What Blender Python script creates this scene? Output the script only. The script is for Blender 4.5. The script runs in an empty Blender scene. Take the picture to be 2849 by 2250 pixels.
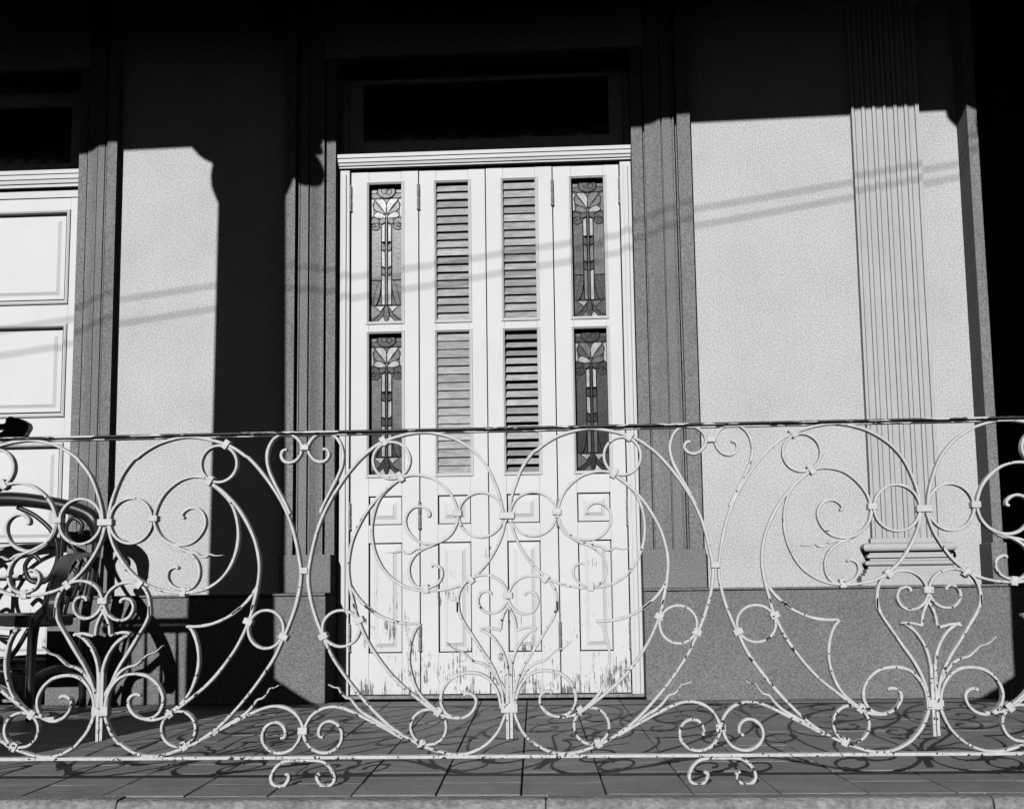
import bpy, math, random
from mathutils import Vector, Matrix
random.seed(7)
S = bpy.context.scene
COL = S.collection

# ------------------------------------------------------------------ camera
W, H = 2849, 2250                       # pixel grid of the photograph, for turning pixels into directions
FPX, PITCH, YAW, ROLL, CH, CD = 3803.863, 0.136923, 0.063832, -0.013385, 0.528275, 7.031604
YR = -(CD - 3.906991)                   # plane of the railing
fw = Vector((-math.sin(YAW)*math.cos(PITCH), math.cos(YAW)*math.cos(PITCH), math.sin(PITCH)))
r0 = Vector((math.cos(YAW), math.sin(YAW), 0)); u0 = r0.cross(fw)
rt = r0*math.cos(ROLL) + u0*math.sin(ROLL); up = u0*math.cos(ROLL) - r0*math.sin(ROLL)
CAM = Vector((0, -CD, CH))
def at(u, v, y):                        # pixel + the plane the thing stands in -> world point
    d = fw + rt*((u-W/2)/FPX) - up*((v-H/2)/FPX)
    return CAM + d*((y-CAM.y)/d.y)
cam = bpy.data.cameras.new('camera'); camo = bpy.data.objects.new('camera', cam); COL.objects.link(camo)
cam.sensor_width = 36; cam.lens = 36*FPX/W; cam.clip_start = .05; cam.clip_end = 500
camo.matrix_world = Matrix(((rt.x, up.x, -fw.x, CAM.x), (rt.y, up.y, -fw.y, CAM.y), (rt.z, up.z, -fw.z, CAM.z), (0, 0, 0, 1)))
S.camera = camo

# ------------------------------------------------------------------ world, sun, exposure
TAZ, TPR = .165, .37                    # sun from the left behind the camera
sdir = Vector((TAZ, 1, -TPR)).normalized()
EL = math.asin(-sdir.z)
world = bpy.data.worlds.new('World'); S.world = world; world.use_nodes = True
nt = world.node_tree; nt.nodes.clear()
sky = nt.nodes.new('ShaderNodeTexSky'); sky.sky_type = 'NISHITA'; sky.sun_disc = False
sky.sun_elevation = EL; sky.sun_rotation = math.pi + math.atan(TAZ)
sky.dust_density = .0; sky.air_density = .48
bw = nt.nodes.new('ShaderNodeSeparateColor'); bg = nt.nodes.new('ShaderNodeBackground'); wo = nt.nodes.new('ShaderNodeOutputWorld')
bg.inputs[1].default_value = .15        # black and white film behind a red filter: the blue sky counts for little, and its light is neutral grey
nt.links.new(sky.outputs[0], bw.inputs[0]); nt.links.new(bw.outputs[0], bg.inputs[0]); nt.links.new(bg.outputs[0], wo.inputs[0])
sl = bpy.data.lights.new('sun', 'SUN'); sl.energy = 5.0; sl.angle = math.radians(.36); sl.color = (1, 1, 1)
so = bpy.data.objects.new('sun', sl); COL.objects.link(so); so.rotation_euler = sdir.to_track_quat('-Z', 'Y').to_euler(); so.location = (-4, -20, 12)
S.view_settings.view_transform = 'Standard'; S.view_settings.look = 'None'; S.view_settings.gamma = 1
S.view_settings.exposure = -.54
S.view_settings.use_curve_mapping = False
S.render.engine = 'CYCLES'
S.cycles.max_bounces = 6; S.cycles.diffuse_bounces = 0
S.render.resolution_x = 1024; S.render.resolution_y = 808

# ------------------------------------------------------------------ materials (all grey: the picture is black and white)
def g(v): return (v, v, v, 1)
class NT:
    def __init__(s, name):
        s.m = bpy.data.materials.new(name); s.m.use_nodes = True
        s.t = s.m.node_tree; s.b = s.t.nodes['Principled BSDF']; s.pos = s.t.nodes.new('ShaderNodeNewGeometry').outputs['Position']
    def n(s, typ, **k):
        x = s.t.nodes.new(typ)
        for a, v in k.items(): setattr(x, a, v)
        return x
    def l(s, a, b): s.t.links.new(a, b)
    def noise(s, scale, detail=2, rough=.5, stretch=None):
        x = s.n('ShaderNodeTexNoise'); x.inputs['Scale'].default_value = scale; x.inputs['Detail'].default_value = detail; x.inputs['Roughness'].default_value = rough
        v = s.pos
        if stretch:
            mp = s.n('ShaderNodeVectorMath', operation='MULTIPLY'); s.l(v, mp.inputs[0]); mp.inputs[1].default_value = stretch; v = mp.outputs[0]
        s.l(v, x.inputs['Vector']); return x.outputs['Fac']
    def mapr(s, val, a, b, c, d, smooth=False):
        x = s.n('ShaderNodeMapRange'); x.inputs[1].default_value = a; x.inputs[2].default_value = b; x.inputs[3].default_value = c; x.inputs[4].default_value = d
        if smooth: x.interpolation_type = 'SMOOTHSTEP'
        s.l(val, x.inputs[0]); return x.outputs[0]
    def math(s, op, a, b=None):
        x = s.n('ShaderNodeMath', operation=op)
        for i, v in enumerate((a, b)):
            if v is None: continue
            if isinstance(v, (int, float)): x.inputs[i].default_value = v
            else: s.l(v, x.inputs[i])
        return x.outputs[0]
    def mix(s, f, a, b):
        x = s.n('ShaderNodeMix', data_type='FLOAT')
        for i, v in ((0, f), (2, a), (3, b)):
            if isinstance(v, (int, float)): x.inputs[i].default_value = v
            else: s.l(v, x.inputs[i])
        return x.outputs[0]
    def z(s):
        x = s.n('ShaderNodeSeparateXYZ'); s.l(s.pos, x.inputs[0]); return x.outputs[2]
    def color(s, v):
        c = s.n('ShaderNodeCombineColor')
        for i in range(3): s.l(v, c.inputs[i])
        s.l(c.outputs[0], s.b.inputs['Base Color'])
    def bump(s, h, dist, strength=1):
        x = s.n('ShaderNodeBump'); x.inputs['Distance'].default_value = dist; x.inputs['Strength'].default_value = strength
        s.l(h, x.inputs['Height']); s.l(x.outputs[0], s.b.inputs['Normal'])
def plain(name, v, rough=.7, var=.15, scale=60, grain=.0, gscale=300, bump=0, spec=.3):
    t = NT(name); t.b.inputs['Roughness'].default_value = rough; t.b.inputs['Specular IOR Level'].default_value = spec
    a = t.mapr(t.noise(scale, 4, .6), .25, .75, v*(1-var), v*(1+var))
    gn = t.noise(gscale, 1)
    if grain: a = t.math('MULTIPLY', a, t.mapr(gn, .25, .75, 1-grain, 1+grain))
    t.color(a)
    if bump: t.bump(gn, bump)
    return t.m
def stucco(name, v, grain=.5, stain=.10):
    t = NT(name); t.b.inputs['Roughness'].default_value = .92; t.b.inputs['Specular IOR Level'].default_value = .1
    big = t.mapr(t.noise(2.2, 5, .65), .25, .75, v*(1-stain), v*(1+stain))
    st = t.mapr(t.noise(5, 4, .6, (5, 5, .9)), .3, .75, 1.02, .98)
    gr = t.noise(135, 2, .8)
    a = t.math('MULTIPLY', t.math('MULTIPLY', big, st), t.mapr(gr, .25, .75, 1-grain, 1+grain))
    t.color(a); t.bump(gr, .003, .8); return t.m
def painted_iron(name, bias, rate, stretch=None):
    t = NT(name); t.b.inputs['Roughness'].default_value = .5; t.b.inputs['Specular IOR Level'].default_value = .3
    nz = t.math('ADD', t.noise(85, 2, .5, stretch), t.math('MULTIPLY', t.mapr(t.noise(9, 2), .3, .7, -1, 1), .06))
    thr = t.math('ADD', nz, t.math('MULTIPLY', t.math('SUBTRACT', .5, t.z()), rate))
    chip = t.mapr(thr, bias, bias+.012, 0, 1)
    paint = t.mapr(t.noise(40, 4, .7), .25, .75, .54, .76)
    rust = t.mapr(t.noise(150, 3, .6), .3, .7, .012, .05)
    t.color(t.mix(chip, paint, rust)); t.bump(t.math('SUBTRACT', t.math('MULTIPLY', t.noise(120, 3), .3), chip), .0012)
    return t.m
def door_paint(name, v, zrot, amount, gain=.12):
    t = NT(name); t.b.inputs['Roughness'].default_value = .55; t.b.inputs['Specular IOR Level'].default_value = .25
    streak = t.noise(9, 6, .7, (14, 14, 1.0)); patch = t.noise(5, 5, .7)
    low = t.mapr(t.z(), 0, zrot, gain, 0)
    s1 = t.math('ADD', t.math('ADD', t.math('MULTIPLY', streak, .5), t.math('MULTIPLY', patch, .5)), low)
    chip = t.mapr(s1, amount, amount+.05, 0, 1, True)
    base = t.math('MULTIPLY', t.mapr(t.noise(3, 5, .6), .25, .75, v*.95, v*1.04), t.mapr(t.noise(220, 1), .25, .75, .95, 1.05))
    wood = t.mapr(t.noise(16, 5, .7, (14, 14, 1)), .3, .7, .05, .3)
    t.color(t.mix(chip, base, wood)); t.bump(t.math('SUBTRACT', t.math('MULTIPLY', streak, .5), chip), .0015); return t.m

M = dict(
    wall=stucco('wall_stucco', .60), trim=stucco('trim_paint', .24, .6, .16), dado=stucco('dado_paint', .215, .6, .16),
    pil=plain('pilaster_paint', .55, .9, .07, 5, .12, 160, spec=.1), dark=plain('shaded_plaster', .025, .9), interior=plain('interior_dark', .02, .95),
    white=door_paint('door_white_paint', .76, .95, .638, .12), frame=door_paint('frame_white_paint', .73, .5, .66),
    ldoor=door_paint('side_door_paint', .77, .6, .635),
    iron=painted_iron('white_iron_paint', .672, .14), railtop=painted_iron('worn_rail_paint', .465, .0, (.22, 1, 1.5)), railbot=painted_iron('chipped_rail_paint', .665, .10),
    lead=plain('lead', .012, .5), hinge=plain('hinge_paint', .25, .6, .4, 90), glass=None,
    wood=plain('dark_varnished_wood', .012, .36, .5, 30, spec=.5), cane=plain('pale_cane', .18, .7, .3, 120),
    stone=plain('nosing_stone', .28, .85, .35, 12, .3, 70, .006), grout=plain('grout', .02, .9),
    trwood=plain('transom_wood', .6, .7, .2, 30), cable=plain('cable_rubber', .02, .7), pole=plain('pole_wood', .1, .9),
    walk=plain('sidewalk_concrete', .08, .9, .2, 4), street=plain('asphalt', .05, .9, .2, 6), col=stucco('column_plaster', .3))
def pane_mat():
    t = NT('dark_pane_glass'); t.b.inputs['Base Color'].default_value = g(.004); t.b.inputs['Roughness'].default_value = .08
    t.bump(t.noise(6, 2), .002); return t.m
M['pane'] = pane_mat()
def slat_mat():
    t = NT('louvre_paint'); t.b.inputs['Roughness'].default_value = .65; t.b.inputs['Specular IOR Level'].default_value = .2
    oi = t.n('ShaderNodeObjectInfo'); v = t.mapr(oi.outputs['Random'], 0, 1, .38, .58)
    sm_ = t.mapr(t.noise(14, 5, .7, (1, 1, 5)), .35, .72, 1.08, .55)
    t.color(t.math('MULTIPLY', t.math('MULTIPLY', v, sm_), t.mapr(t.noise(200, 1), .25, .75, .85, 1.15))); return t.m
M['slat'] = slat_mat()
def glass_mat(v):
    t = NT('leaded_glass'); t.b.inputs['Roughness'].default_value = .3; t.b.inputs['Specular IOR Level'].default_value = .2
    t.color(t.mapr(t.noise(38, 4, .65, (1, 1, .5)), .3, .7, v*.6, v*1.4)); t.bump(t.noise(60, 1), .0004); return t.m
GL = {k: glass_mat(v) for k, v in (('k', .004), ('d', .014), ('m', .04), ('l', .115), ('w', .42))}
def tile_mat():
    t = NT('floor_tile'); t.b.inputs['Roughness'].default_value = .62; t.b.inputs['Specular IOR Level'].default_value = .3
    a = t.mapr(t.noise(5, 5, .65), .25, .75, .235, .36)
    oi = t.n('ShaderNodeObjectInfo'); a = t.math('MULTIPLY', a, t.mapr(oi.outputs['Random'], 0, 1, .92, 1.06))
    st = t.mapr(t.noise(20, 6, .75, (.5, 1.6, 1)), .35, .75, 1.12, .6)
    a = t.math('MULTIPLY', t.math('MULTIPLY', a, st), t.mapr(t.noise(260, 1), .25, .75, .8, 1.2)); t.color(a); t.bump(t.noise(120, 2), .0015); return t.m
M['tile'] = tile_mat()

# ------------------------------------------------------------------ helpers
class MB:
    def __init__(s): s.v = []; s.f = []
    def add(s, vs, fs):
        o = len(s.v); s.v += [tuple(v) for v in vs]; s.f += [tuple(i+o for i in f) for f in fs]; return s
    def box(s, x0, x1, y0, y1, z0, z1):
        return s.add([(x, y, z) for z in (z0, z1) for y in (y0, y1) for x in (x0, x1)],
                     [(0, 2, 3, 1), (4, 5, 7, 6), (0, 1, 5, 4), (2, 6, 7, 3), (0, 4, 6, 2), (1, 3, 7, 5)])
    def prism(s, prof, axis, a0, a1):    # closed profile extruded along axis 'x' | 'z' | 'y'
        n = len(prof)
        def P(p, a): return {'x': (a, p[0], p[1]), 'z': (p[0], p[1], a), 'y': (p[0], a, p[1])}[axis]
        s.add([P(p, a0) for p in prof]+[P(p, a1) for p in prof],
              [(i, (i+1) % n, n+(i+1) % n, n+i) for i in range(n)]+[tuple(range(n))[::-1], tuple(range(n, 2*n))]); return s
    def ring(s, x0, x1, z0, z1, prof, cap=False):   # mitred moulding round a rectangle; prof = [(inset, y)]
        vs = []
        for d, y in prof: vs += [(x0+d, y, z0+d), (x1-d, y, z0+d), (x1-d, y, z1-d), (x0+d, y, z1-d)]
        fs = []
        for k in range(len(prof)-1):
            for i in range(4):
                j = (i+1) % 4; fs.append((4*k+i, 4*k+j, 4*k+4+j, 4*k+4+i))
        if cap: k = 4*(len(prof)-1); fs.append((k, k+1, k+2, k+3))
        return s.add(vs, fs)
    def strap(s, pts, y, w, d, taper=None):          # flat bar bent in the XZ plane: w seen from the front, d deep
        n = len(pts); vs = []
        b = min(w, d)*.22
        for i, (x, z) in enumerate(pts):
            a = pts[max(i-1, 0)]; c = pts[min(i+1, n-1)]
            tx, tz = c[0]-a[0], c[1]-a[1]; L = math.hypot(tx, tz) or 1; nx, nz = -tz/L, tx/L
            k = taper(i/(n-1)) if taper else 1
            hw, hd = w/2*k, d/2
            for o, yy in ((-hw, -hd+b), (-hw+b*k, -hd), (hw-b*k, -hd), (hw, -hd+b), (hw, hd-b), (hw-b*k, hd), (-hw+b*k, hd), (-hw, hd-b)):
                vs.append((x+nx*o, y+yy, z+nz*o))
        fs = [(8*i+j, 8*i+(j+1) % 8, 8*i+8+(j+1) % 8, 8*i+8+j) for i in range(n-1) for j in range(8)]
        fs += [tuple(range(8))[::-1], tuple(range(8*n-8, 8*n))]
        return s.add(vs, fs)
    def tube(s, pts, r, seg=8, flat=1.0):            # round bar along 3D points; r number or list
        pts = [Vector(p) for p in pts]; n = len(pts)
        t0 = (pts[1]-pts[0]).normalized(); nrm = t0.orthogonal().normalized(); vs = []
        for i, p in enumerate(pts):
            t = (pts[min(i+1, n-1)]-pts[max(i-1, 0)]).normalized()
            nrm = (nrm - t*nrm.dot(t)).normalized(); bn = t.cross(nrm)
            rr = r[i] if isinstance(r, (list, tuple)) else r
            for k in range(seg):
                a = 2*math.pi*k/seg; vs.append(p+nrm*rr*math.cos(a)+bn*rr*flat*math.sin(a))
        fs = [(seg*i+j, seg*i+(j+1) % seg, seg*i+seg+(j+1) % seg, seg*i+seg+j) for i in range(n-1) for j in range(seg)]
        fs += [tuple(range(seg))[::-1], tuple(range(seg*n-seg, seg*n))]
        return s.add(vs, fs)
    def lathe(s, prof, c, seg=24):                   # prof [(r, z)] about a vertical axis at c
        n = len(prof); vs = [(c[0]+r*math.cos(2*math.pi*k/seg), c[1]+r*math.sin(2*math.pi*k/seg), z) for r, z in prof for k in range(seg)]
        fs = [(seg*i+j, seg*i+(j+1) % seg, seg*i+seg+(j+1) % seg, seg*i+seg+j) for i in range(n-1) for j in range(seg)]
        fs += [tuple(range(seg))[::-1], tuple(range(seg*n-seg, seg*n))]
        return s.add(vs, fs)
    def obj(s, name, mat, parent=None, smooth=False, bevel=0):
        off = parent_world(parent)
        me = bpy.data.meshes.new(name)
        me.from_pydata([(x-off[0], y-off[1], z-off[2]) for x, y, z in s.v], [], s.f); me.update()
        import bmesh
        bm = bmesh.new(); bm.from_mesh(me); bmesh.ops.recalc_face_normals(bm, faces=bm.faces); bm.to_mesh(me); bm.free()
        if mat: me.materials.append(mat)
        if smooth:
            for p in me.polygons: p.use_smooth = True
        o = bpy.data.objects.new(name, me); COL.objects.link(o)
        if parent: o.parent = parent
        if bevel:
            b = o.modifiers.new('bevel', 'BEVEL'); b.width = bevel; b.segments = 2; b.limit_method = 'ANGLE'; b.angle_limit = .6
        return o
ROOTLOC = {}
def parent_world(p):
    x = [0, 0, 0]
    while p:
        for i in range(3): x[i] += ROOTLOC.get(p.name, (0, 0, 0))[i]
        p = p.parent
    return x
def thing(name, label, cat, loc=(0, 0, 0), group=None, rotz=0, local=False):
    o = bpy.data.objects.new(name, None); COL.objects.link(o); o.location = loc; o.rotation_euler = (0, 0, rotz)
    o.empty_display_size = .1
    if not local: ROOTLOC[o.name] = loc
    o['label'] = label; o['category'] = cat
    if group: o['group'] = group
    return o
def struct(o): o['kind'] = 'structure'; return o
def crom(P, n=7, closed=False):
    P = [Vector(p) for p in P]; out = []; m = len(P)
    rng = range(m if closed else m-1)
    for i in rng:
        p1, p2 = P[i], P[(i+1) % m]
        p0 = P[i-1] if (i > 0 or closed) else p1*2-p2
        p3 = P[(i+2) % m] if (closed or i+2 < m) else p2*2-p1
        for k in range(n):
            t = k/n
            out.append(.5*((2*p1)+(p2-p0)*t+(2*p0-5*p1+4*p2-p3)*t*t+(3*p1-p0-3*p2+p3)*t**3))
    if not closed: out.append(P[-1])
    return out
def arc(cx, cz, r, a0, a1, n=16): return [(cx+r*math.cos(math.radians(a0+(a1-a0)*i/n)), cz+r*math.sin(math.radians(a0+(a1-a0)*i/n))) for i in range(n+1)]

# ------------------------------------------------------------------ ground, porch floor
GZ = -.95
o = MB().box(-40, 40, -5.2, -3.42, GZ-.3, GZ).obj('sidewalk', M['walk']); struct(o)
o = MB().box(-40, 40, -60, -5.2, GZ-.5, GZ-.14).obj('street', M['street']); struct(o)
opp = thing('sky_block_row', 'long dark row of houses added unseen behind the viewer to block sky light', 'houses', (0, -24, GZ))
MB().box(-40, 40, -30, -24, GZ-.2, 6.9).obj('wall', plain('far_plaster', .06, .9), opp)  # unseen row, added so that less sky light fills the porch shade
MB().prism([(-23.6, 6.9), (-27, 8.1), (-30.4, 6.9)], 'x', -40.4, 40.4).obj('roof', plain('far_roof', .06, .9), opp)
PX0, PX1, PYF = -6.0, 5.2, -3.385                       # porch ends and the front of its floor
TW, T0, TSK = .226955, -.390993, -.049353               # tile size, first joint, skew of the joints
floor = MB().box(PX0, PX1, PYF+.03, 2.5, GZ, -.012).obj('porch_floor', M['grout']); struct(floor)
import bmesh
tm = bpy.data.meshes.new('tile'); hx = TW/2-.0028; hy = TW/2-.0012
def shear(x, y): return (x+TSK*y, y)
c8 = [(-hx, -hy), (hx, -hy), (hx, hy), (-hx, hy)]; c7 = [(a*.985, b*.985) for a, b in c8]
tm.from_pydata([(*shear(a, b), -.010) for a, b in c8]+[(*shear(a, b), -.0015) for a, b in c8]+[(*shear(a, b), 0) for a, b in c7], [],
               [(i, (i+1) % 4, 4+(i+1) % 4, 4+i) for i in range(4)]+[(4+i, 4+(i+1) % 4, 8+(i+1) % 4, 8+i) for i in range(4)]+[(8, 9, 10, 11), (3, 2, 1, 0)])
tm.materials.append(M['tile'])
for j in range(14):
    y = PYF+.075+TW*(j+.5)
    for k in range(-11, 10):
        if len(floor.children) >= 300: break
        x = T0+TW*(k+.5)+TSK*y
        o = bpy.data.objects.new('tile', tm); COL.objects.link(o); o.parent = floor
        o.location = (x, y, random.uniform(-.0012, .0012)); o.rotation_euler = (random.gauss(0, .0025), random.gauss(0, .0025), 0)
outer = MB()
for j in range(14):
    y = PYF+.075+TW*(j+.5)
    for k in list(range(-22, -11))+list(range(10, 22)):
        x = T0+TW*(k+.5)+TSK*y
        if PX0+.1 < x < PX1-.1: outer.box(x-hx, x+hx, y-hy, y+hy, -.010, 0)
o = outer.obj('outer_tiles', M['tile'], floor); o['kind'] = 'stuff'
# rounded kerb stones along the front of the porch
x = PX0; i = 0
while x < PX1-.01:
    L = TW*5 if -2.8 < x < 2.2 else 1.2
    x1 = min(PX1, x+L) if i else T0+TW*(-22)+TSK*PYF+TW*7
    prof = [(PYF+.0745, -.11), (PYF+.0745, .0)]+[(PYF+.014-.026*math.sin(a), -.026+.026*math.cos(a)) for a in [k*math.pi/12 for k in range(0, 7)]]+[(PYF-.012, -.11)]
    b = MB().prism(prof, 'x', x+.0012, x1-.0012).obj('kerb_stone', M['stone'], floor, bevel=.004)
    b.location.z += random.uniform(-.0025, .0025); b.location.y += random.uniform(-.002, .002)
    x = x1; i += 1
MB().box(PX0, PX1, PYF-.002, PYF+.03, GZ, -.111).obj('porch_base', M['col'], floor)

# ------------------------------------------------------------------ house front
house = thing('house', 'pale stucco house front with grey trim, fluted pilaster and shadowed upper wall', 'house', (0, 0, 0))
ZT = 5.0
CI, CO = (-1.384, .204), (-1.642, .511)               # central doorway: inner and outer edges of its surround
LI1, LO1 = -2.801, -2.560                              # surround of the left doorway: inner, outer edge
LI0, LO0 = LI1-1.588, LI1-1.588-.26
EDGE = 1.902                                           # corner where the pier starts
DZ, DP = .541, .22                                     # dado height and how far it stands out
for a, b in ((PX0, LO0+.02), (LO1-.02, CO[0]+.02), (CO[1]-.02, EDGE)): MB().box(a, b, 0, .45, DZ-.02, 3.42).obj('wall', M['wall'], house)
for a, b in ((LO0+.02, LI0), (LI1, LO1-.02), (CO[0]+.02, CI[0]), (CI[1], CO[1]-.02)): MB().box(a, b, .175, .45, DZ-.02, 3.42).obj('jamb_wall', M['wall'], house)
MB().box(PX0, EDGE, 0, .45, 3.4202, ZT).obj('upper_wall', M['wall'], house)
# dado blocks with a drip cap; under the surrounds they end at the doorways
for a, b in ((PX0, LI0), (LI1, CI[0]+.003), (CI[1]-.003, 2.6)):
    MB().box(a, b, -DP, .40, 0, DZ-.012).obj('dado', M['dado'], house, bevel=.006)
    MB().box(a, b, -DP-.014, .405, DZ-.011, DZ).obj('dado_cap', M['dado'], house, bevel=.002)
# stepped surrounds: profile over t (0 = doorway side, 1 = outer side) and how far it stands out
PROF = [(0, -.012), (.19, -.012), (.19, -.05), (.23, -.05), (.23, .002), (.30, .004), (.36, .012), (.43, .026), (.48, .036), (.50, .036), (.505, .012), (.525, .012), (.527, .044),
        (.68, .044), (.685, .034), (.70, .034), (.705, .044), (.73, .044), (.73, -.01), (.78, -.01), (.78, .07), (1, .07)]
def surround(xi, xo):
    n = [(xi+(xo-xi)*t, -p) for t, p in PROF]+[(xo, .0006), (xo-(.021 if xo > xi else -.021), .0006), (xo-(.021 if xo > xi else -.021), .174), (xi, .174)]
    MB().prism(n, 'z', DZ+.195, 4.6).obj('door_surround', M['trim'], house)
    e = .012 if xo > xi else -.012
    a, b = sorted((xi, xo+e)); MB().box(a, b, -.082, .17, DZ+.001, DZ+.195).obj('surround_plinth', M['trim'], house, bevel=.004)
surround(CI[0], CO[0]); surround(CI[1], CO[1]); surround(LI1, LO1); surround(LI0, LO0)
for a, b in (CI, (LI0, LI1)): MB().box(a+.001, b-.001, -.0035, .44, 3.404, 3.4205).obj('soffit_shade', M['trim'], house)  # grey strip added over the soffit, darkening its shade by colour
# pier and dark recess at the right
MB().box(EDGE, EDGE+.05, -.205, .45, DZ+.001, ZT).obj('pier', M['trim'], house, bevel=.004)
MB().box(EDGE-.012, EDGE+.062, -.217, .2, DZ+.002, DZ+.2).obj('pier_plinth', M['trim'], house, bevel=.004)
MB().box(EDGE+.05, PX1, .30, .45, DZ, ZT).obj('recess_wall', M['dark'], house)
MB().box(EDGE+.45, EDGE+.50, .24, .30, DZ, ZT).obj('recess_moulding', M['trim'], house)
# fluted pilaster
PL, PR_ = 1.354, 1.700
pil = MB(); prof = [(PL, .001), (PL, -.055)]; nf = 6; step = (PR_-PL)/(nf+.28); fl = step*.28
xx = PL
for k in range(nf):
    x0 = xx; prof += [(x0+.012, -.055), (x0+.0125, -.034), (x0+.0185, -.032), (x0+.019, -.044)]
    xx = x0+step; prof += [(x0+step*.6, -.042), (xx-.010, -.047), (xx-.0095, -.036), (xx-.0045, -.036), (xx-.004, -.055)]
prof += [(PR_, -.055), (PR_, .001)]
pil.prism(prof, 'z', .775, 3.6)
po = pil.obj('pilaster', M['pil'], house)
bc = (PL+PR_)/2; hb = (PR_-PL)/2
def torus_prof(zc, r, over):
    return [(-.055-over+0*a, zc) for a in ()]
for (z0, z1, ov, rnd) in ((.752, .7745, .012, 0), (.706, .751, .056, 1), (.694, .7055, .024, 0), (.678, .6935, .036, 0), (.664, .6775, .022, 0), (.636, .6635, .05, 1), (.622, .6355, .034, 0), (.604, .6215, .046, 0), (.590, .6035, .056, 0), (DZ+.001, .5895, .078, 0)):
    m = MB(); n = 8 if rnd else 1
    for k in range(n):
        za, zb = z0+(z1-z0)*k/n, z0+(z1-z0)*(k+1)/n
        def e(z): 
            if not rnd: return ov
            q = (z-(z0+z1)/2)/((z1-z0)/2); return ov-.022*(1-math.sqrt(max(0, 1-q*q)))
        a, b = e(za), e(zb)
        m.add([(bc-hb-a, .001, za), (bc+hb+a, .001, za), (bc+hb+a, -.055-a, za), (bc-hb-a, -.055-a, za), (bc-hb-b, .001, zb), (bc+hb+b, .001, zb), (bc+hb+b, -.055-b, zb), (bc-hb-b, -.055-b, zb)],
              [(0, 1, 5, 4), (1, 2, 6, 5), (2, 3, 7, 6), (3, 0, 4, 7)]+([(0, 3, 2, 1)] if k == 0 else [])+([(4, 5, 6, 7)] if k == n-1 else []))
    m.obj('base_moulding', M['pil'], house)
for a, b in ((PX0, PX0+.2), (PX1-.2, PX1)): MB().box(a, b, -3.3, -.23, 0.002, ZT-.002).obj('end_light_block', M['dark'], house)  # unseen walls, added to stop light entering at the open ends
# dark room behind the doors
r = MB(); r.box(PX0, PX1, 2.4, 2.5, -.1, ZT); r.box(PX0, PX0+.1, .45, 2.4, 0, ZT); r.box(PX1-.1, PX1, .45, 2.4, 0, ZT); r.box(-2.2, -2.1, .45, 2.4, 0, ZT)
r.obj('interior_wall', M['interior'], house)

# porch roof with its front beam, and two columns just outside the picture
roof = thing('porch_roof', 'dark porch roof with beam above the doors', 'roof', (0, -1.5, ZT))
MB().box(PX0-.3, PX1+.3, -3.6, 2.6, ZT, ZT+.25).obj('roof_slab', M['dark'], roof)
BY0, BY1 = -3.30, -2.98
zl, zr = 2.958+.37*3.30-.012, 3.020+.37*3.30-.012
def bz(x): return zl+(zr-zl)*(x+2.5)/4.4
bm_ = MB().add([(x, y, z) for x in (PX0, PX1) for y in (BY0, BY1) for z in (bz(x), ZT)],
     [(0, 1, 3, 2), (4, 6, 7, 5), (0, 4, 5, 1), (2, 3, 7, 6), (0, 2, 6, 4), (1, 5, 7, 3)])
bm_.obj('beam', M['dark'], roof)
for nm, cx, lab in (('left', -2.338, 'porch column at the left end of the railing, seen by its shadow'), ('right', 1.705, 'porch column at the right end of the railing, seen by its shadow')):
    c = thing('porch_column', lab, 'column', (cx, YR, 0), 'porch columns')
    MB().lathe([(.224, .22), (.224, 1.3), (.213, 1.9), (.205, 2.8), (.197, 3.80)], (cx, YR), 32).obj('shaft', M['col'], c, True)
    MB().box(cx-.225, cx+.225, YR-.19, YR+.225, 0, .22).obj('base', M['col'], c, bevel=.01)
    top = bz(cx)-.012
    MB().lathe([(.2, 3.785), (.216, 3.82), (.236, 3.87), (.24, 3.92), (.236, 3.96), (.222, 4.03), (.225, 4.045), (.243, 4.078), (.28, 4.052), (.325, 4.075), (.365, 4.12), (.372, top)], (cx, YR), 32).obj('capital', M['col'], c, True)
    v = MB().prism([(cx+.295+.084*math.cos(a), 3.935+.088*math.sin(a)) for a in [k*math.pi/12 for k in range(24)]], 'y', YR-.04, YR+.04)
    v.prism([(cx+.285+.086*math.cos(a), 4.062+.036*math.sin(a)) for a in [k*math.pi/10 for k in range(20)]], 'y', YR-.035, YR+.035)
    v.prism([(cx+.18, 3.95), (cx+.3, 3.9), (cx+.3, 4.07), (cx+.18, 4.07)], 'y', YR-.03, YR+.03)
    v.obj('scroll_bracket', M['col'], c)

# ------------------------------------------------------------------ central folding door
YF, YL = .085, .105                                    # front of frame, front of leaves
door = thing('folding_door', 'white four leaf folding door with louvres and leaded glass in the sunlit doorway', 'door', (-.59, YL, 0))
LT = 2.815
fx0, fx1 = CI[0]+.004, CI[1]-.004
lx = [-1.318, -.948, -.585, -.223, .137]
jm = MB()
for a, b in ((fx0, lx[0]-.003), (lx[4]+.003, fx1)):
    jm.box(a, b, YF, .2, 0.0, 2.83)
    c = (a+b)/2; jm.box(c-.012, c+.012, YF-.012, YF, 0, 2.79)
jm.obj('door_frame', M['frame'], door, bevel=.004)
hd = MB().prism([(.2, LT+.004), (.2, 2.888), (.036, 2.888), (.036, 2.868), (.044, 2.866), (.044, 2.846), (.052, 2.844), (.056, 2.830), (.066, 2.828), (.066, LT+.004)], 'x', fx0, fx1)
hd.obj('head_moulding', M['frame'], door)
MB().box(fx0, fx1, YF-.02, .2, -.002, .014).obj('threshold', M['stone'], door, bevel=.003)
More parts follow.
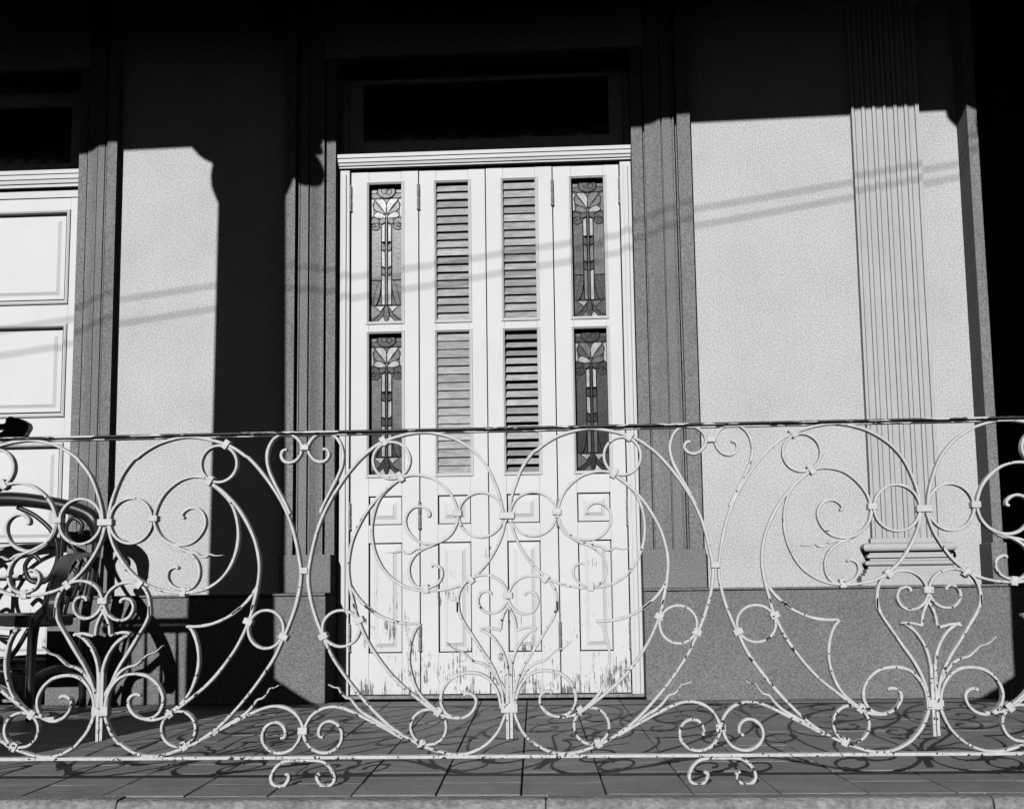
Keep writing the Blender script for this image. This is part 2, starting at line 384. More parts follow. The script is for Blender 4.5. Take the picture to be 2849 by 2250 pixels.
# openings (z) shared by the leaves, measured on the second leaf
ZO = dict(o1=(1.978, 2.736), o2=(1.156, 1.912), sp=(.890, 1.042), lp=(.228, .797))
ST = .092
def piece(parent, name, poly, x0, z1, wx, hz, y, mat, th=.004):
    pts = [(x0+u*wx, z1-v*hz) for u, v in poly]; n = len(pts)
    m = MB().add([(x, y, z) for x, z in pts]+[(x, y+th, z) for x, z in pts], [tuple(range(n)), tuple(range(n, 2*n))[::-1]]+[(i, n+i, n+(i+1) % n, (i+1) % n) for i in range(n)])
    return m.obj(name, mat, parent), pts
def ell(cx, cy, rx, ry, n=14): return [(min(1, max(0, cx+rx*math.cos(2*math.pi*k/n))), min(1, max(0, cy+ry*math.sin(2*math.pi*k/n)))) for k in range(n)]
def mir(p): return [(1-u, v) for u, v in p]
def sm(p): return [tuple(q)[:2] for q in crom([(u, v, 0) for u, v in p], 3, True)]
def leaded(leaf, x0, x1, z0, z1, y, tone):
    wx, hz = x1-x0, z1-z0
    tt = lambda s: s if tone == 0 else {'w': 'l', 'l': 'm', 'm': 'd', 'd': 'd', 'k': 'k'}[s] if random.random() < tone else s
    P = [([(0, 0), (1, 0), (1, .30), (0, .30)], 'm'),
         ([(0, .30), (.335, .30), (.335, .685), (0, .685)], 'l'), ([(.665, .30), (1, .30), (1, .685), (.665, .685)], 'l'),
         ([(0, .69), (.335, .69), (.335, .868), (0, .868)], 'd'), ([(.665, .69), (1, .69), (1, .868), (.665, .868)], 'd'),
         ([(0, .872), (1, .872), (1, 1), (0, 1)], 'm')]
    a = [([(0, .005), (.2, .005), (.2, .045), (0, .05)], 'l'), (sm([(0, .05), (.2, .05), (.38, .085), (.2, .085), (.03, .075)]), 'd'),
         ([(0, .085), (.12, .095), (.09, .15), (.1, .21), (0, .235)], 'w'),
         (sm([(.49, .2), (.3, .14), (.16, .10), (.25, .082), (.42, .095), (.5, .14)]), 'w'),
         (sm([(.47, .2), (.28, .15), (.14, .108), (.07, .135), (.14, .172), (.32, .192)]), 'l'),
         (sm([(.48, .228), (.36, .195), (.2, .185), (.1, .215), (.25, .232)]), 'w'),
         (sm([(.48, .235), (.36, .232), (.28, .25), (.32, .275), (.45, .262)]), 'm'),
         (ell(.13, .262, .15, .034), 'k'), (ell(.15, .292, .14, .026), 'd'), (ell(.1, .288, .06, .012), 'm'),
         ([(.345, .285), (.455, .272), (.455, .405), (.345, .405)], 'w'), ([(.345, .412), (.455, .43), (.455, .475), (.345, .462)], 'd'),
         ([(.345, .47), (.455, .482), (.455, .595), (.345, .585)], 'w'), ([(.345, .592), (.455, .61), (.455, .655), (.345, .645)], 'd'),
         ([(.345, .652), (.455, .66), (.455, .868), (.345, .868)], 'w'),
         (sm([(.33, .69), (.2, .74), (.08, .862), (.2, .862), (.3, .79)]), 'm'),
         ([(.13, .878), (.44, .878), (.3, .925)], 'w'), (sm([(0, .88), (.14, .885), (.32, .925), (.2, .962), (0, .985)]), 'l'),
         (sm([(0, .985), (.3, .935), (.42, .9), (.4, .945), (.16, 1), (0, 1)]), 'd'), ([(.17, 1), (.43, .945), (.49, 1)], 'w')]
    for p, s in a: P += [(p, s), (mir(p), s)]
    P += [(ell(.5, .035, .28, .05), 'k'), (ell(.45, .03, .1, .022), 'd'), (ell(.58, .04, .09, .02), 'd'), ([(.47, .24), (.53, .24), (.54, .868), (.46, .868)], 'd'),
          (sm([(.5, .87), (.4, .94), (.5, 1), (.6, .94)]), 'k')]
    lead = MB()
    for i, (p, s) in enumerate(P):
        o, pts = piece(leaf, 'glass_piece', [(min(1, max(0, u)), min(1, max(0, v))) for u, v in p], x0, z1, wx, hz, y-.0002*i, GL[tt(s)])
        q = [(x, y-.0002*i-.001, z) for x, z in pts]; lead.tube(q+[q[0], q[1]], .0021, 4)
    lead.obj('lead_came', M['lead'], leaf)
for k in range(4):
    x0, x1 = lx[k]+.0025, lx[k+1]-.0025; kind = 'g' if k in (0, 3) else 's'
    ox0, ox1 = x0+ST+(.004 if kind == 'g' else 0), x1-ST
    if k == 3: ox0, ox1 = x0+ST+.006, x1-ST+.008
    f = MB(); dy = .003*(k % 2); y0 = YL+dy; y1 = y0+.062
    f.box(x0, ox0, y0, y1, .018, LT); f.box(ox1, x1, y0, y1, .018, LT)
    zs = [.018, ZO['lp'][0], ZO['lp'][1], ZO['sp'][0], ZO['sp'][1], ZO['o2'][0], ZO['o2'][1], ZO['o1'][0], ZO['o1'][1], LT]
    for a in range(0, 10, 2): f.box(ox0, ox1, y0+.0015, y1-.001, zs[a], zs[a+1])
    leaf = f.obj('door_leaf', M['white'], door, bevel=.002)
    leaf['label'] = ('leftmost leaf with leaded glass', 'second leaf with louvres', 'third leaf with louvres, lower slats open', 'rightmost leaf with darker leaded glass')[k]
    for key in ('sp', 'lp'):                            # raised fielded panels
        z0, z1 = ZO[key]
        MB().ring(ox0+.0005, ox1-.0005, z0+.0005, z1-.0005, [(0, y0+.04), (.005, y0+.032), (.0055, y0+.019), (.03, y0+.017), (.046, y0+.009), (.048, y0+.006)], True).obj('raised_panel', M['white'], leaf)
    for key in ('o1', 'o2'):
        z0, z1 = ZO[key]
        MB().ring(ox0-.016, ox1+.016, z0-.016, z1+.016, [(0, y0+.001), (.001, y0-.007), (.007, y0-.009), (.012, y0-.003), (.016, y0+.001), (.0165, y0+.055)]).obj('moulding', M['white'], leaf)
        if kind == 's':
            n = 17; pit = (z1-z0)/n
            tl0 = .042 if (k == 2 and key == 'o2') else (.015 if (k == 1 and key == 'o2') else .022)
            for q in range(n):
                zc = z0+pit*(q+.5); jt = random.uniform(-.02, .02)
                hh = pit*(.53+jt*.3); th = .006; tl = tl0*random.uniform(.75, 1.3)
                m = MB().add([(ox0+.001, y0+.012+tl, zc+hh), (ox1-.001, y0+.012+tl, zc+hh), (ox1-.001, y0+.012, zc-hh), (ox0+.001, y0+.012, zc-hh),
                              (ox0+.001, y0+.012+tl+th, zc+hh), (ox1-.001, y0+.012+tl+th, zc+hh), (ox1-.001, y0+.012+th, zc-hh), (ox0+.001, y0+.012+th, zc-hh)],
                             [(0, 1, 2, 3), (7, 6, 5, 4), (0, 4, 5, 1), (3, 2, 6, 7), (0, 3, 7, 4), (1, 5, 6, 2)])
                m.obj('slat', M['slat'], leaf)
            MB().box(ox0-.01, ox1+.01, y1+.0, y1+.004, z0-.01, z1+.01).obj('interior_shade', M['interior'], leaf)  # near-black sheet standing in for the unlit room behind the slats
        else:
            leaded(leaf, ox0+.001, ox1-.001, z0+.001, z1-.001, y0+.052, .0 if k == 0 else .55)
            MB().box(ox0-.01, ox1+.01, y1+.0, y1+.004, z0-.01, z1+.01).obj('interior_shade', M['interior'], leaf)  # same near-black stand-in for the dark interior, behind the glass
    sides = {0: [x0-.003], 1: [x0-.003], 3: [x0-.003, x1+.003], 2: []}[k]
    for hxp in sides:
        for zc in (2.66, .94, .31):
            h = MB().lathe([(.002, zc-.078), (.009, zc-.074), (.010, zc-.066), (.005, zc-.060), (.008, zc-.056), (.008, zc-.01), (.0065, zc-.008), (.0065, zc), (.008, zc+.002), (.008, zc+.056), (.005, zc+.06), (.009, zc+.066), (.002, zc+.074)], (hxp, y0-.010), 10)
            h.obj('hinge', M['hinge'], leaf, True)
# transom window over the door
tr = thing('transom_window', 'dark transom window in a grey wooden frame above the folding door', 'window', (-.59, .2, 2.89))
MB().box(fx0, fx1, .202, .26, 2.89, 2.93).obj('sill', M['trwood'], tr)
fr = MB(); X0, X1, Z0, Z1 = fx0+.035, fx1-.035, 2.932, 3.40
for a in ((X0, X0+.075, Z0, Z1), (X1-.075, X1, Z0, Z1), (X0+.075, X1-.075, Z0, Z0+.075), (X0+.075, X1-.075, Z1-.06, Z1)): fr.box(a[0], a[1], .20, .25, a[2], a[3])
fr.obj('frame', M['trwood'], tr, bevel=.003)
MB().box(X0+.07, X1-.07, .228, .233, Z0+.07, Z1-.055).obj('pane', M['pane'], tr)
js = MB(); js.box(fx0, X0-.003, .21, .30, 2.932, 3.40); js.box(X1+.003, fx1, .21, .30, 2.932, 3.40); js.box(fx0, fx1, .21, .30, 3.4015, 3.4035); js.obj('outer_frame', M['trwood'], tr)

# ------------------------------------------------------------------ the other door, cut by the left edge
ld = thing('panelled_door', 'white panelled door with chipped paint at the left edge, behind the chair', 'door', (LI1-.4, YL, 0))
a0, a1 = LI0+.004, LI1-.004
m = MB().prism([(.2, 2.77), (.2, 2.858), (.036, 2.858), (.036, 2.836), (.044, 2.834), (.044, 2.81), (.052, 2.808), (.056, 2.788), (.066, 2.786), (.066, 2.77)], 'x', a0, a1); m.obj('head_moulding', M['frame'], ld)
MB().box(a0, a1, .1, .2, 2.72, 2.768).obj('head_board', M['frame'], ld)
MB().box(a0, a1, YF-.02, .2, -.002, .014).obj('threshold', M['stone'], ld)
n = 2; lw = (a1-a0-.01)/n
for k in range(n):
    x0 = a0+.005+lw*k; x1 = x0+lw-.004; f = MB(); y0 = YL; y1 = YL+.045; s = .06
    zs = [.018, .20, .66, .80, 1.36, 1.50, 2.01, 2.12, 2.65, 2.716]
    f.box(x0, x0+s, y0, y1, .018, 2.716); f.box(x1-s, x1, y0, y1, .018, 2.716)
    for a in range(0, 10, 2): f.box(x0+s, x1-s, y0+.0015, y1-.001, zs[a], zs[a+1])
    leaf = f.obj('door_leaf', M['ldoor'], ld, bevel=.002)
    for a in range(1, 9, 2):
        MB().ring(x0+s+.0005, x1-s-.0005, zs[a]+.0005, zs[a+1]-.0005, [(0, y0+.03), (0, y0-.010), (.008, y0-.016), (.016, y0-.010), (.022, y0+.004), (.024, y0+.034), (.030, y0+.034), (.031, y0+.018), (.055, y0+.018), (.072, y0+.008)], True).obj('raised_panel', M['ldoor'], leaf)
lt = thing('transom_window', 'dark transom window in a grey frame at the upper left edge', 'window', (LI1-.4, .2, 2.86))
fr = MB(); X0, X1, Z0, Z1 = a0+.03, a1-.03, 2.862, 3.33
for a in ((X0, X0+.09, Z0, Z1), (X1-.09, X1, Z0, Z1), (X0+.09, X1-.09, Z0, Z0+.085), (X0+.09, X1-.09, Z1-.05, Z1)): fr.box(a[0], a[1], .20, .25, a[2], a[3])
fr.obj('frame', M['trwood'], lt, bevel=.003); MB().box(X0+.08, X1-.08, .228, .233, Z0+.08, Z1-.045).obj('pane', M['pane'], lt)
js = MB(); js.box(a0, X0-.003, .21, .30, 2.862, 3.40); js.box(X1+.003, a1, .21, .30, 2.862, 3.40); js.box(a0, a1, .21, .30, 3.332, 3.402); js.obj('outer_frame', M['trwood'], lt)

# ------------------------------------------------------------------ wrought iron railing
XA, HW = -.267655, .585368                             # axis of the middle motif, half width of a bay
rail = thing('iron_railing', 'white wrought iron scroll railing with chipped paint across the porch front', 'railing', (XA, YR, 0))
RX0, RX1 = -2.095, 1.495
MB().box(RX0, RX1, YR-.024, YR+.024, .9945, 1.0005).obj('top_rail', M['railtop'], rail, bevel=.0015)
MB().box(RX0, RX1, YR-.013, YR+.013, .988, .9944).obj('top_rail_bar', M['railtop'], rail)
MB().box(RX0, RX1, YR-.017, YR+.017, .0735, .0825).obj('bottom_rail', M['railbot'], rail, bevel=.0015)
def U(x, y): return (1850+x/2.165, 1150+y/2.165)
def Lw(x, y): return (1850+x/2.165, 1650+y/2.165)
XB1, XA2 = XA+HW, XA+2*HW
def hb_(p):                                            # photo pixel -> (s, z) in the half bay, s = 0 on the heart axis, 1 on the fleuron axis
    q = at(p[0], p[1], YR); return ((q.x-XB1)/HW, q.z)
def cu(*pp): return [hb_(U(*p)) for p in pp]
def cl(*pp): return [hb_(Lw(*p)) for p in pp]
def curl(P, r=.5): return P
CUR = []                                               # (name, points, width, tapered)
CUR.append(('outer_scroll', cu((1545, 590), (1530, 500), (1497, 400), (1437, 280), (1345, 178), (1230, 108), (1120, 74), (1020, 62), (920, 74), (830, 98), (745, 130), (680, 172), (610, 235), (535, 325), (468, 425), (412, 530), (370, 640), (343, 755), (327, 860), (321, 920), (325, 990), (345, 1085), (372, 1170))
   + cl((412, 185), (446, 255), (500, 360), (565, 452), (655, 565), (760, 678), (860, 770), (960, 838), (1060, 892), (1140, 922), (1230, 948), (1320, 953), (1400, 932), (1478, 885), (1540, 815), (1572, 745), (1588, 690)), .0088, False))
CUR.append(('heart', cu((398, 166), (418, 168), (432, 182), (436, 210), (420, 238), (385, 250), (345, 238), (318, 208), (306, 178), (304, 150), (314, 122), (345, 88), (390, 68), (440, 73), (488, 105), (518, 160), (527, 220), (516, 290), (492, 350), (458, 420), (420, 495), (392, 560)), .0085, False))
CUR.append(('inner_scroll', cu((870, 345), (905, 333), (955, 325), (1012, 328), (1082, 350), (1150, 398), (1200, 455), (1232, 520), (1243, 575), (1236, 625), (1214, 672), (1178, 712), (1128, 738), (1070, 746), (1010, 733), (958, 695), (927, 645), (919, 598), (932, 557), (962, 528), (1000, 518), (1034, 526), (1062, 550), (1066, 574), (1052, 578)), .0082, False))
CUR.append(('tail_scroll', cu((1240, 590), (1226, 650), (1190, 700), (1140, 732), (1090, 758), (1040, 780), (995, 815), (968, 860), (960, 908), (970, 958), (1000, 1000), (1045, 1020), (1090, 1016), (1140, 990), (1165, 945), (1160, 905), (1135, 882), (1105, 876), (1095, 888)), .0078, False))
CUR.append(('wavy_leaf', cu((1170, 715), (1110, 752), (1045, 766), (995, 778), (962, 800), (930, 804), (903, 788), (880, 796), (850, 799), (818, 797)), .0085, True))
CUR.append(('belly_arc', cu((868, 352), (818, 392), (762, 455), (728, 530), (713, 620), (716, 705), (738, 792), (780, 878), (842, 950), (920, 1000), (1000, 1024), (1070, 1030), (1150, 1026), (1240, 1008), (1320, 975), (1390, 920), (1450, 850), (1502, 760), (1532, 680), (1548, 600)), .0085, False))
CUR.append(('outer_arc', cu((862, 360), (800, 410), (740, 472), (690, 540), (640, 632), (605, 722), (586, 820), (584, 900), (596, 985), (615, 1065), (638, 1140)) + cl((628, 30), (646, 95), (690, 195), (740, 285), (800, 368), (872, 455), (952, 532), (1060, 615), (1140, 672), (1210, 712), (1270, 727), (1330, 726)), .0088, False))
CUR.append(('leaf_arc', cu((598, 990), (622, 1030), (655, 1075), (702, 1122), (760, 1165)) + cl((700, 40), (762, 86), (830, 120), (900, 143), (980, 153), (1044, 152)), .0085, False))
CUR.append(('leaf_arc', cl((1044, 150), (1016, 185), (996, 235), (984, 290), (980, 350), (986, 412), (1003, 475), (1035, 550), (1085, 615), (1150, 668), (1180, 690)), .0085, False))
CUR.append(('base_scroll', cl((335, 815), (343, 785), (358, 745), (390, 700), (440, 667), (500, 652), (560, 656), (622, 676), (700, 712), (780, 752), (860, 792), (960, 846)), .0085, False))
CUR.append(('base_scroll', cl((342, 800), (352, 835), (368, 872), (402, 915), (450, 938), (502, 942), (552, 920), (583, 880), (590, 830), (571, 782), (532, 754), (490, 752), (458, 776), (444, 815), (452, 842), (474, 848)), .0085, False))
CUR.append(('foot_scroll', cl((332, 990), (385, 988), (432, 990), (480, 1004), (520, 1042), (543, 1090), (535, 1128), (502, 1147), (466, 1144), (438, 1112), (432, 1082), (452, 1070)), .0095, False))
CUR.append(('wavy_leaf', cl((900, 815), (840, 775), (770, 735), (700, 692), (652, 645), (625, 612), (590, 600), (562, 572), (546, 546), (516, 540), (482, 524)), .0088, True))
CUR.append(('fleuron_heart', cu((1345, 962), (1312, 992), (1288, 1040), (1280, 1100), (1282, 1165)) + cl((1281, 20), (1290, 75), (1312, 125), (1370, 210), (1432, 300), (1490, 380), (1540, 465), (1576, 555), (1592, 640)), .0085, False))
CUR.append(('fleuron_heart', cu((1345, 962), (1395, 943), (1448, 940), (1500, 955), (1545, 988), (1572, 1032), (1584, 1070), (1578, 1100), (1556, 1138), (1520, 1165), (1475, 1173), (1432, 1158), (1404, 1120), (1399, 1082), (1416, 1050), (1448, 1038), (1474, 1048), (1478, 1064)), .008, False))
CUR.append(('fleuron', cl((1595, 30), (1570, 75), (1551, 130), (1546, 190)), .008, False))
CUR.append(('fleuron', cl((1548, 192), (1512, 184), (1474, 176), (1440, 178), (1418, 186)), .008, False))
CUR.append(('fleuron', cl((1420, 184), (1452, 198), (1502, 236), (1548, 298), (1580, 370), (1596, 445), (1605, 545), (1606, 640)), .0085, False))
CUR.append(('lower_scroll', cl((1586, 660), (1570, 590), (1540, 528), (1490, 474), (1432, 449), (1370, 446), (1302, 462), (1247, 505), (1216, 560), (1208, 608), (1217, 655), (1245, 698), (1290, 722), (1340, 725), (1390, 703), (1423, 660), (1431, 618), (1418, 590), (1392, 574), (1364, 573), (1354, 584)), .0088, False))
WAVE = [(2*1.0-s, z) for s, z in cl((1606, 640), (1645, 560), (1690, 480), (1732, 422), (1780, 392), (1830, 377), (1870, 342), (1900, 316), (1950, 298), (1992, 258))]
RINGS = []                                             # centre (s, z), radius
def ringc(f, cx, cy, r):
    c = hb_(f(cx, cy)); e = hb_(f(cx+r, cy)); return (c[0], c[1], (e[0]-c[0])*HW)
RINGS = [ringc(U, 822, 236, 115), ringc(Lw, 549, 181, 114), ringc(Lw, 1120, 785, 109), ringc(U, 1394, 568, 140)]
for ex, sg in ((RX0, 1), (RX1, -1)):
    MB().prism([(ex-.02*sg, 1.0015), (ex+.27*sg, 1.0015), (ex+.24*sg, 1.04), (ex+.12*sg, 1.11), (ex-.02*sg, 1.2)], 'y', YR-.006, YR+.006).obj('shadow_plate', M['iron'], rail)  # unseen plates, added to cast a sloping shadow low on the dado
# collars: (pixel, angle of the bar it grips, half height, half width)
COLL = [(U(770, 120), 35, .0085, .014), (U(880, 338), 30, .0085, .015), (U(1247, 560), 90, .009, .013), (U(1068, 1022), 5, .009, .013), (U(1345, 965), 38, .0085, .013),
        (Lw(440, 230), -65, .009, .013), (Lw(661, 132), -65, .009, .013), (Lw(1178, 690), -35, .009, .013), (Lw(1084, 890), -28, .009, .013)]
AXC = [('A', U(1555, 573), .0095, .022), ('A', Lw(1610, 668), .013, .0235), ('A', U(1592, 1062), .009, .0135), ('B', U(299, 157), .0085, .0125), ('B', U(320, 910), .009, .0125), ('B', Lw(335, 808), .010, .0135)]
cnt = [0]
def depth():
    cnt[0] += 1; return YR + ((cnt[0]*37) % 29 - 14)*.00016
def jit(P, amp):
    ph = [random.uniform(0, 6.28) for _ in range(4)]; a = [random.gauss(0, amp) for _ in range(2)]
    return [(x+a[0]*math.sin(3*z+5*x+ph[0]), z+a[1]*math.sin(4*x+3*z+ph[1])*(1 if .12 < z < .93 else 0)) for x, z in P]
SD = .028
def collar(cx, cz, ang, hh, hwid, par):
    a = math.radians(ang); t = (math.cos(a), math.sin(a)); n_ = (-t[1], t[0])     # t along the bar
    yo = depth()-.0; d = SD/2+.0045
    pts = [(cx+t[0]*i*hh+n_[0]*j*hwid, cz+t[1]*i*hh+n_[1]*j*hwid) for i, j in ((-1, -1), (1, -1), (1, 1), (-1, 1))]
    MB().prism([(p[0], p[1]) for p in pts], 'y', yo-d, yo+d).obj('collar', M['iron'], par, bevel=.0022)
halves = []
for k in (-1, 0, 1):
    ax = XA+2*HW*k
    halves += [(ax, -1, k), (ax, 1, k)]
for ax, sd, k in halves:
    def W_(s, z): return (ax + sd*(1-s)*HW, z)
    for name, P, wd, tap in CUR:
        Q = [W_(*p) for p in P]
        Q = [(q.x, q.y) for q in crom([(a, b, 0) for a, b in Q], 5)]
        Q = jit(Q, .0035)
        pa, pb, pc = random.uniform(0, 6), random.uniform(0, 6), random.uniform(14, 26)
        hm = lambda t: .93+.07*math.sin(pc*t+pa)+.05*math.sin(pc*2.7*t+pb)
        tf = (lambda t: max(.3, 1.15-.85*t)) if tap else hm
        MB().strap(Q, depth(), wd, SD*(.8 if tap else 1), tf).obj(name, M['iron'], rail)
    if not (k == 1 and sd == 1):
        Q = [(ax + sd*(s-1)*HW, z) for s, z in WAVE]
        Q = [(q.x, q.y) for q in crom([(a, b, 0) for a, b in Q], 5)]
        MB().strap(Q, depth(), .009, SD*.8, lambda t: max(.3, 1.15-.85*t)).obj('wavy_leaf', M['iron'], rail)
    for s, z, r in RINGS:
        x, z = W_(s, z); e = random.uniform(.97, 1.03); n = 40
        Q = [(x+r*e*math.cos(2*math.pi*i/n), z+r/e*math.sin(2*math.pi*i/n)) for i in range(n+1)]
        MB().strap(Q, depth(), .0074, SD).obj('ring', M['iron'], rail)
    for p, ang, hh, hwid in COLL:
        s, z = hb_(p); x, z = W_(s, z); collar(x, z, ang*(1 if sd < 0 else -1), hh, hwid, rail)
for k in (-1, 0, 1):
    ax = XA+2*HW*k
    for kind, p, hh, hwid in AXC:
        if kind == 'A': collar(ax, hb_(p)[1], 90, hh, hwid, rail)
    z0 = .125
    st = MB(); zt = hb_(Lw(1610, 690))[1]
    for dx in (-.0055, .0055): st.box(ax+dx-.0042, ax+dx+.0042, YR-SD/2-.0016, YR+SD/2-.0016, z0+abs(dx)*(.3 if dx > 0 else 0), zt+.12)
    st.obj('stem', M['iron'], rail, bevel=.001)
for k in (-.5, .5):
    bx_ = XA+2*HW*k
    for kind, p, hh, hwid in AXC:
        if kind == 'B': collar(bx_, hb_(p)[1], 90, hh, hwid, rail)

# ------------------------------------------------------------------ bentwood chair at the left, facing the street
ch = thing('armchair', 'dark bentwood armchair with arched back and scrolls in front of the left door', 'chair', (-2.93, -.75, 0))
CX = -2.93
def T(name, pts, r, mat='wood', seg=10, flat=1, n=6):
    pp = crom(pts, n) if len(pts) > 2 else [Vector(p) for p in pts]
    rr = r
    if isinstance(r, (list, tuple)):
        rr = []
        for i in range(len(pp)):
            t = i/(len(pp)-1)*(len(r)-1); a = int(min(t, len(r)-2)); rr.append(r[a]+(r[a+1]-r[a])*(t-a))
    return MB().tube(pp, rr, seg, flat).obj(name, M[mat], ch, True)
def X(d, sx): return CX+sx*d
yb = -.46
T('crest_rail', [(X(.47, -1), yb, .80), (X(.455, -1), yb, .90), (X(.38, -1), yb, .955), (X(.2, -1), yb, 1.0), (CX, yb, 1.02), (X(.2, 1), yb, 1.0), (X(.38, 1), yb, .955), (X(.455, 1), yb, .90), (X(.47, 1), yb, .80)], [.026, .04, .036, .034, .036, .034, .036, .04, .026])
for sx in (-1, 1):
    T('back_post', [(X(.47, sx), yb, .84), (X(.455, sx), yb, .66), (X(.42, sx), yb, .45), (X(.40, sx), yb+.03, .2), (X(.40, sx), yb+.05, .0)], [.026, .022, .024, .02, .017])
    # broad arm that comes forward, spreads and curls down at its front
    ap = crom([(X(.45, sx), yb, .74), (X(.47, sx), -.66, .735), (X(.50, sx), -.86, .72), (X(.54, sx), -1.04, .69), (X(.58, sx), -1.19, .62), (X(.60, sx), -1.27, .52), (X(.58, sx), -1.25, .44)], 7)
    m = MB(); n_ = len(ap); vs = []
    for i, p in enumerate(ap):
        t = (ap[min(i+1, n_-1)]-ap[max(i-1, 0)]).normalized(); sd_ = Vector((1, 0, 0)); up_ = t.cross(sd_).normalized()
        for q, h in ((-.034, -.011), (.034, -.011), (.034, .011), (-.034, .011)): vs.append(p+sd_*q+up_*h)
    m.add(vs, [(4*i+j, 4*i+(j+1) % 4, 4*i+4+(j+1) % 4, 4*i+4+j) for i in range(n_-1) for j in range(4)]+[(0, 1, 2, 3), (4*n_-4, 4*n_-3, 4*n_-2, 4*n_-1)])
    m.obj('arm', M['wood'], ch, bevel=.006)
    T('front_leg', [(X(.57, sx), -1.2, .60), (X(.50, sx), -1.12, .5), (X(.42, sx), -1.06, .42), (X(.40, sx), -1.04, .2), (X(.41, sx), -1.06, 0)], [.018, .02, .024, .02, .016])
    for k in range(4):
        yy = -.58-.13*k; T('spindle', [(X(.475+.02*k, sx), yy, .725-.012*k), (X(.45, sx), yy, .6), (X(.41, sx), yy, .44)], [.007, .012, .007], seg=7)
    # scrolls of the back
    T('scroll', [(X(.06, sx), yb, .98), (X(.16, sx), yb, .93), (X(.25, sx), yb, .84), (X(.27, sx), yb, .72), (X(.22, sx), yb, .62), (X(.14, sx), yb, .62), (X(.11, sx), yb, .69), (X(.15, sx), yb, .74), (X(.19, sx), yb, .71)], .0115)
    T('scroll', [(X(.43, sx), yb, .66), (X(.36, sx), yb, .76), (X(.31, sx), yb, .86), (X(.34, sx), yb, .92), (X(.39, sx), yb, .89), (X(.38, sx), yb, .84)], .0105)
    T('scroll', [(X(.29, sx), yb, .50), (X(.36, sx), yb, .55), (X(.37, sx), yb, .65), (X(.32, sx), yb, .69), (X(.285, sx), yb, .64), (X(.31, sx), yb, .59)], .0105)
    T('spindle', [(X(.30, sx), yb-.004, .96), (X(.29, sx), yb-.004, .7), (X(.30, sx), yb-.004, .46)], [.008, .012, .008], seg=7)
    # loops under the seat
    T('loop', [(X(.39, sx), -1.05, .40), (X(.33, sx), -1.05, .30), (X(.27, sx), -1.05, .24), (X(.22, sx), -1.05, .28), (X(.25, sx), -1.05, .36), (X(.31, sx), -1.05, .36)], .011)
    T('loop', [(X(.38, sx), -1.04, .06), (X(.30, sx), -1.04, .14), (X(.22, sx), -1.04, .16), (X(.17, sx), -1.04, .11), (X(.21, sx), -1.04, .07), (X(.25, sx), -1.04, .10)], .011)
    T('side_stretcher', [(X(.40, sx), yb+.03, .18), (X(.40, sx), -.75, .21), (X(.40, sx), -1.04, .18)], [.012, .017, .012])
T('loop', [(CX-.2, -1.05, .40), (CX-.14, -1.05, .28), (CX, -1.05, .24), (CX+.14, -1.05, .28), (CX+.2, -1.05, .40)], .012)
T('front_stretcher', [(CX-.40, -1.04, .21), (CX, -1.05, .22), (CX+.40, -1.04, .21)], [.012, .018, .012])
sp = []
for k in range(28):
    a = 2*math.pi*k/28; c, s_ = math.cos(a), math.sin(a)
    sp.append((CX+.43*math.copysign(abs(c)**.6, c), -.765+.315*math.copysign(abs(s_)**.6, s_)))
MB().prism(sp, 'z', .405, .46).obj('seat_frame', M['wood'], ch, bevel=.01)
MB().prism([(CX+(a-CX)*.88, -.765+(b+.765)*.86) for a, b in sp], 'z', .455, .466).obj('seat', M['cane'], ch)

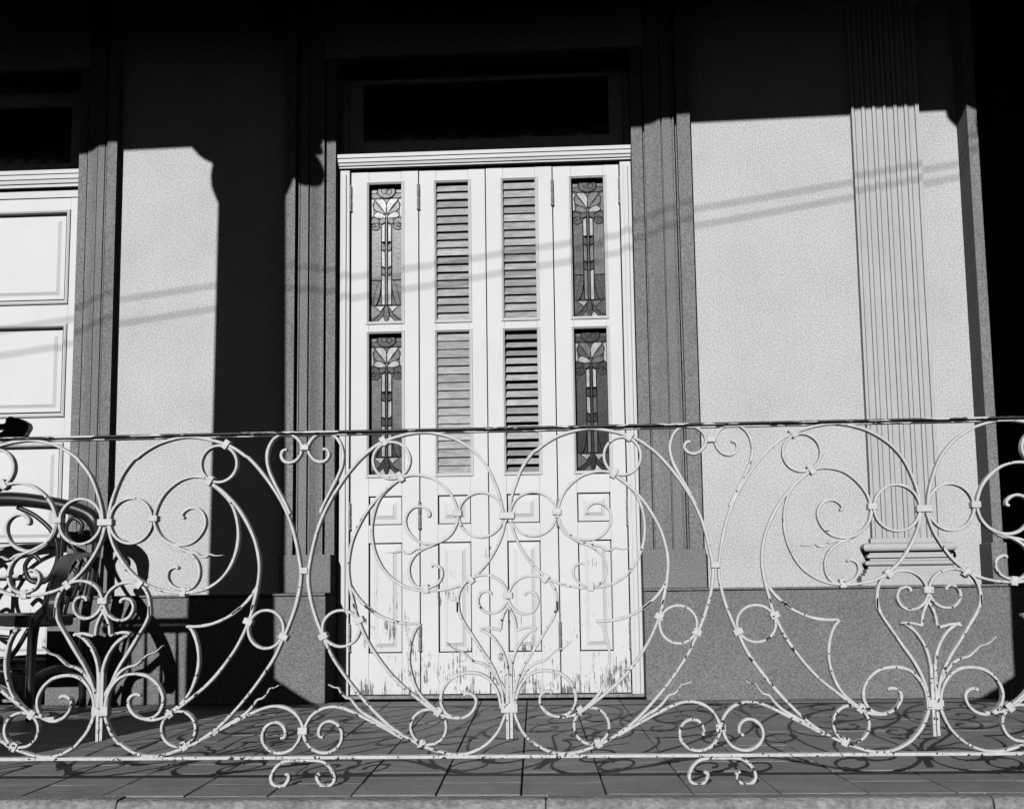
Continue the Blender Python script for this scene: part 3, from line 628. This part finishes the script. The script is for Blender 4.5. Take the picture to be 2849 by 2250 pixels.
# a second chair, all but one end of its top rail outside the left edge
ar = ch; ch = thing('rocking_chair', 'dark rocking chair of which only the top rail end shows at left edge', 'chair', (-2.50, -2.45, 0))
RXc, yb = -2.50, -2.22
hr = MB().prism([(-2.108+a*.92, 1.150+b*.92) for a, b in ((-.045, .03), (-.03, .042), (.02, .028), (.048, .012), (.052, -.006), (.04, -.026), (.034, -.042), (-.04, -.05), (-.06, -.056), (-.80, -.056), (-.80, -.026), (-.07, -.026), (-.045, -.01), (-.80, -.01), (-.80, .012), (-.045, .012))], 'y', yb-.025, yb+.025)
hr.obj('top_rail', M['wood'], ch, bevel=.010)
for sx in (-1, 1):
    T('back_post', [(RXc+.27*sx, yb, 1.10), (RXc+.29*sx, yb-.01, .8), (RXc+.27*sx, yb-.03, .45), (RXc+.26*sx, yb-.02, .05)], [.018, .022, .024, .018])
    T('front_leg', [(RXc+.26*sx, yb-.46, .46), (RXc+.26*sx, yb-.47, .25), (RXc+.26*sx, yb-.46, .05)], [.02, .024, .016])
    T('runner', [(RXc+.26*sx, yb+.22, .09), (RXc+.26*sx, yb-.02, .035), (RXc+.26*sx, yb-.25, .0205), (RXc+.26*sx, yb-.48, .035), (RXc+.26*sx, yb-.60, .07)], .02)
    T('arm', [(RXc+.285*sx, yb-.02, .70), (RXc+.30*sx, yb-.25, .69), (RXc+.29*sx, yb-.46, .66), (RXc+.27*sx, yb-.47, .46)], [.018, .024, .026, .018])
for k in range(6): T('back_spindle', [(RXc-.2+.08*k, yb, 1.10), (RXc-.2+.08*k, yb-.025, .8), (RXc-.2+.08*k, yb-.03, .45)], [.008, .012, .008], seg=7)
MB().box(RXc-.28, RXc+.28, yb-.5, yb+.0, .425, .465).obj('seat', M['wood'], ch, bevel=.012)

# ------------------------------------------------------------------ overhead cables whose shadows cross the front
YC = -6.5
poles = []
for px_, lab in ((-17, 'wooden utility pole far to the left that holds the cables'), (15, 'wooden utility pole far to the right that holds the cables')):
    p = thing('utility_pole', lab, 'pole', (px_, YC, GZ-.14), 'utility poles')
    MB().lathe([(.15, GZ-.14), (.11, 8.5)], (px_, YC), 12).obj('shaft', M['pole'], p, True)
    MB().box(px_-.06, px_+.06, YC-.5, YC+.5, 7.9, 8.05).obj('cross_arm', M['pole'], p)
for i, ((xa, za), (xb, zb), lab) in enumerate((((-2.815, 2.055), (1.9, 2.705), 'upper of the two overhead cables whose shadows slant across the wall'), ((-2.811, 1.920), (1.896, 2.632), 'lower of the two overhead cables whose shadows slant across the wall'))):
    kx = TAZ*YC; kz = -TPR*YC
    p0 = Vector((xa+kx, YC, za+kz)); p1 = Vector((xb+kx, YC, zb+kz)); sl_ = (p1.z-p0.z)/(p1.x-p0.x)
    q = []
    for k in range(41):
        x = -17+32*k/40; q.append((x, YC+(.14 if i else -.14)*max(0, abs(x+1)/18-.35), p0.z+sl_*(x-p0.x)+.0035*(x+1)**2-.004))
    o = MB().tube(q, .0052, 8).obj('overhead_cable', M['cable'], None, True)
    o['label'] = lab; o['category'] = 'cable'; o['group'] = 'overhead cables'
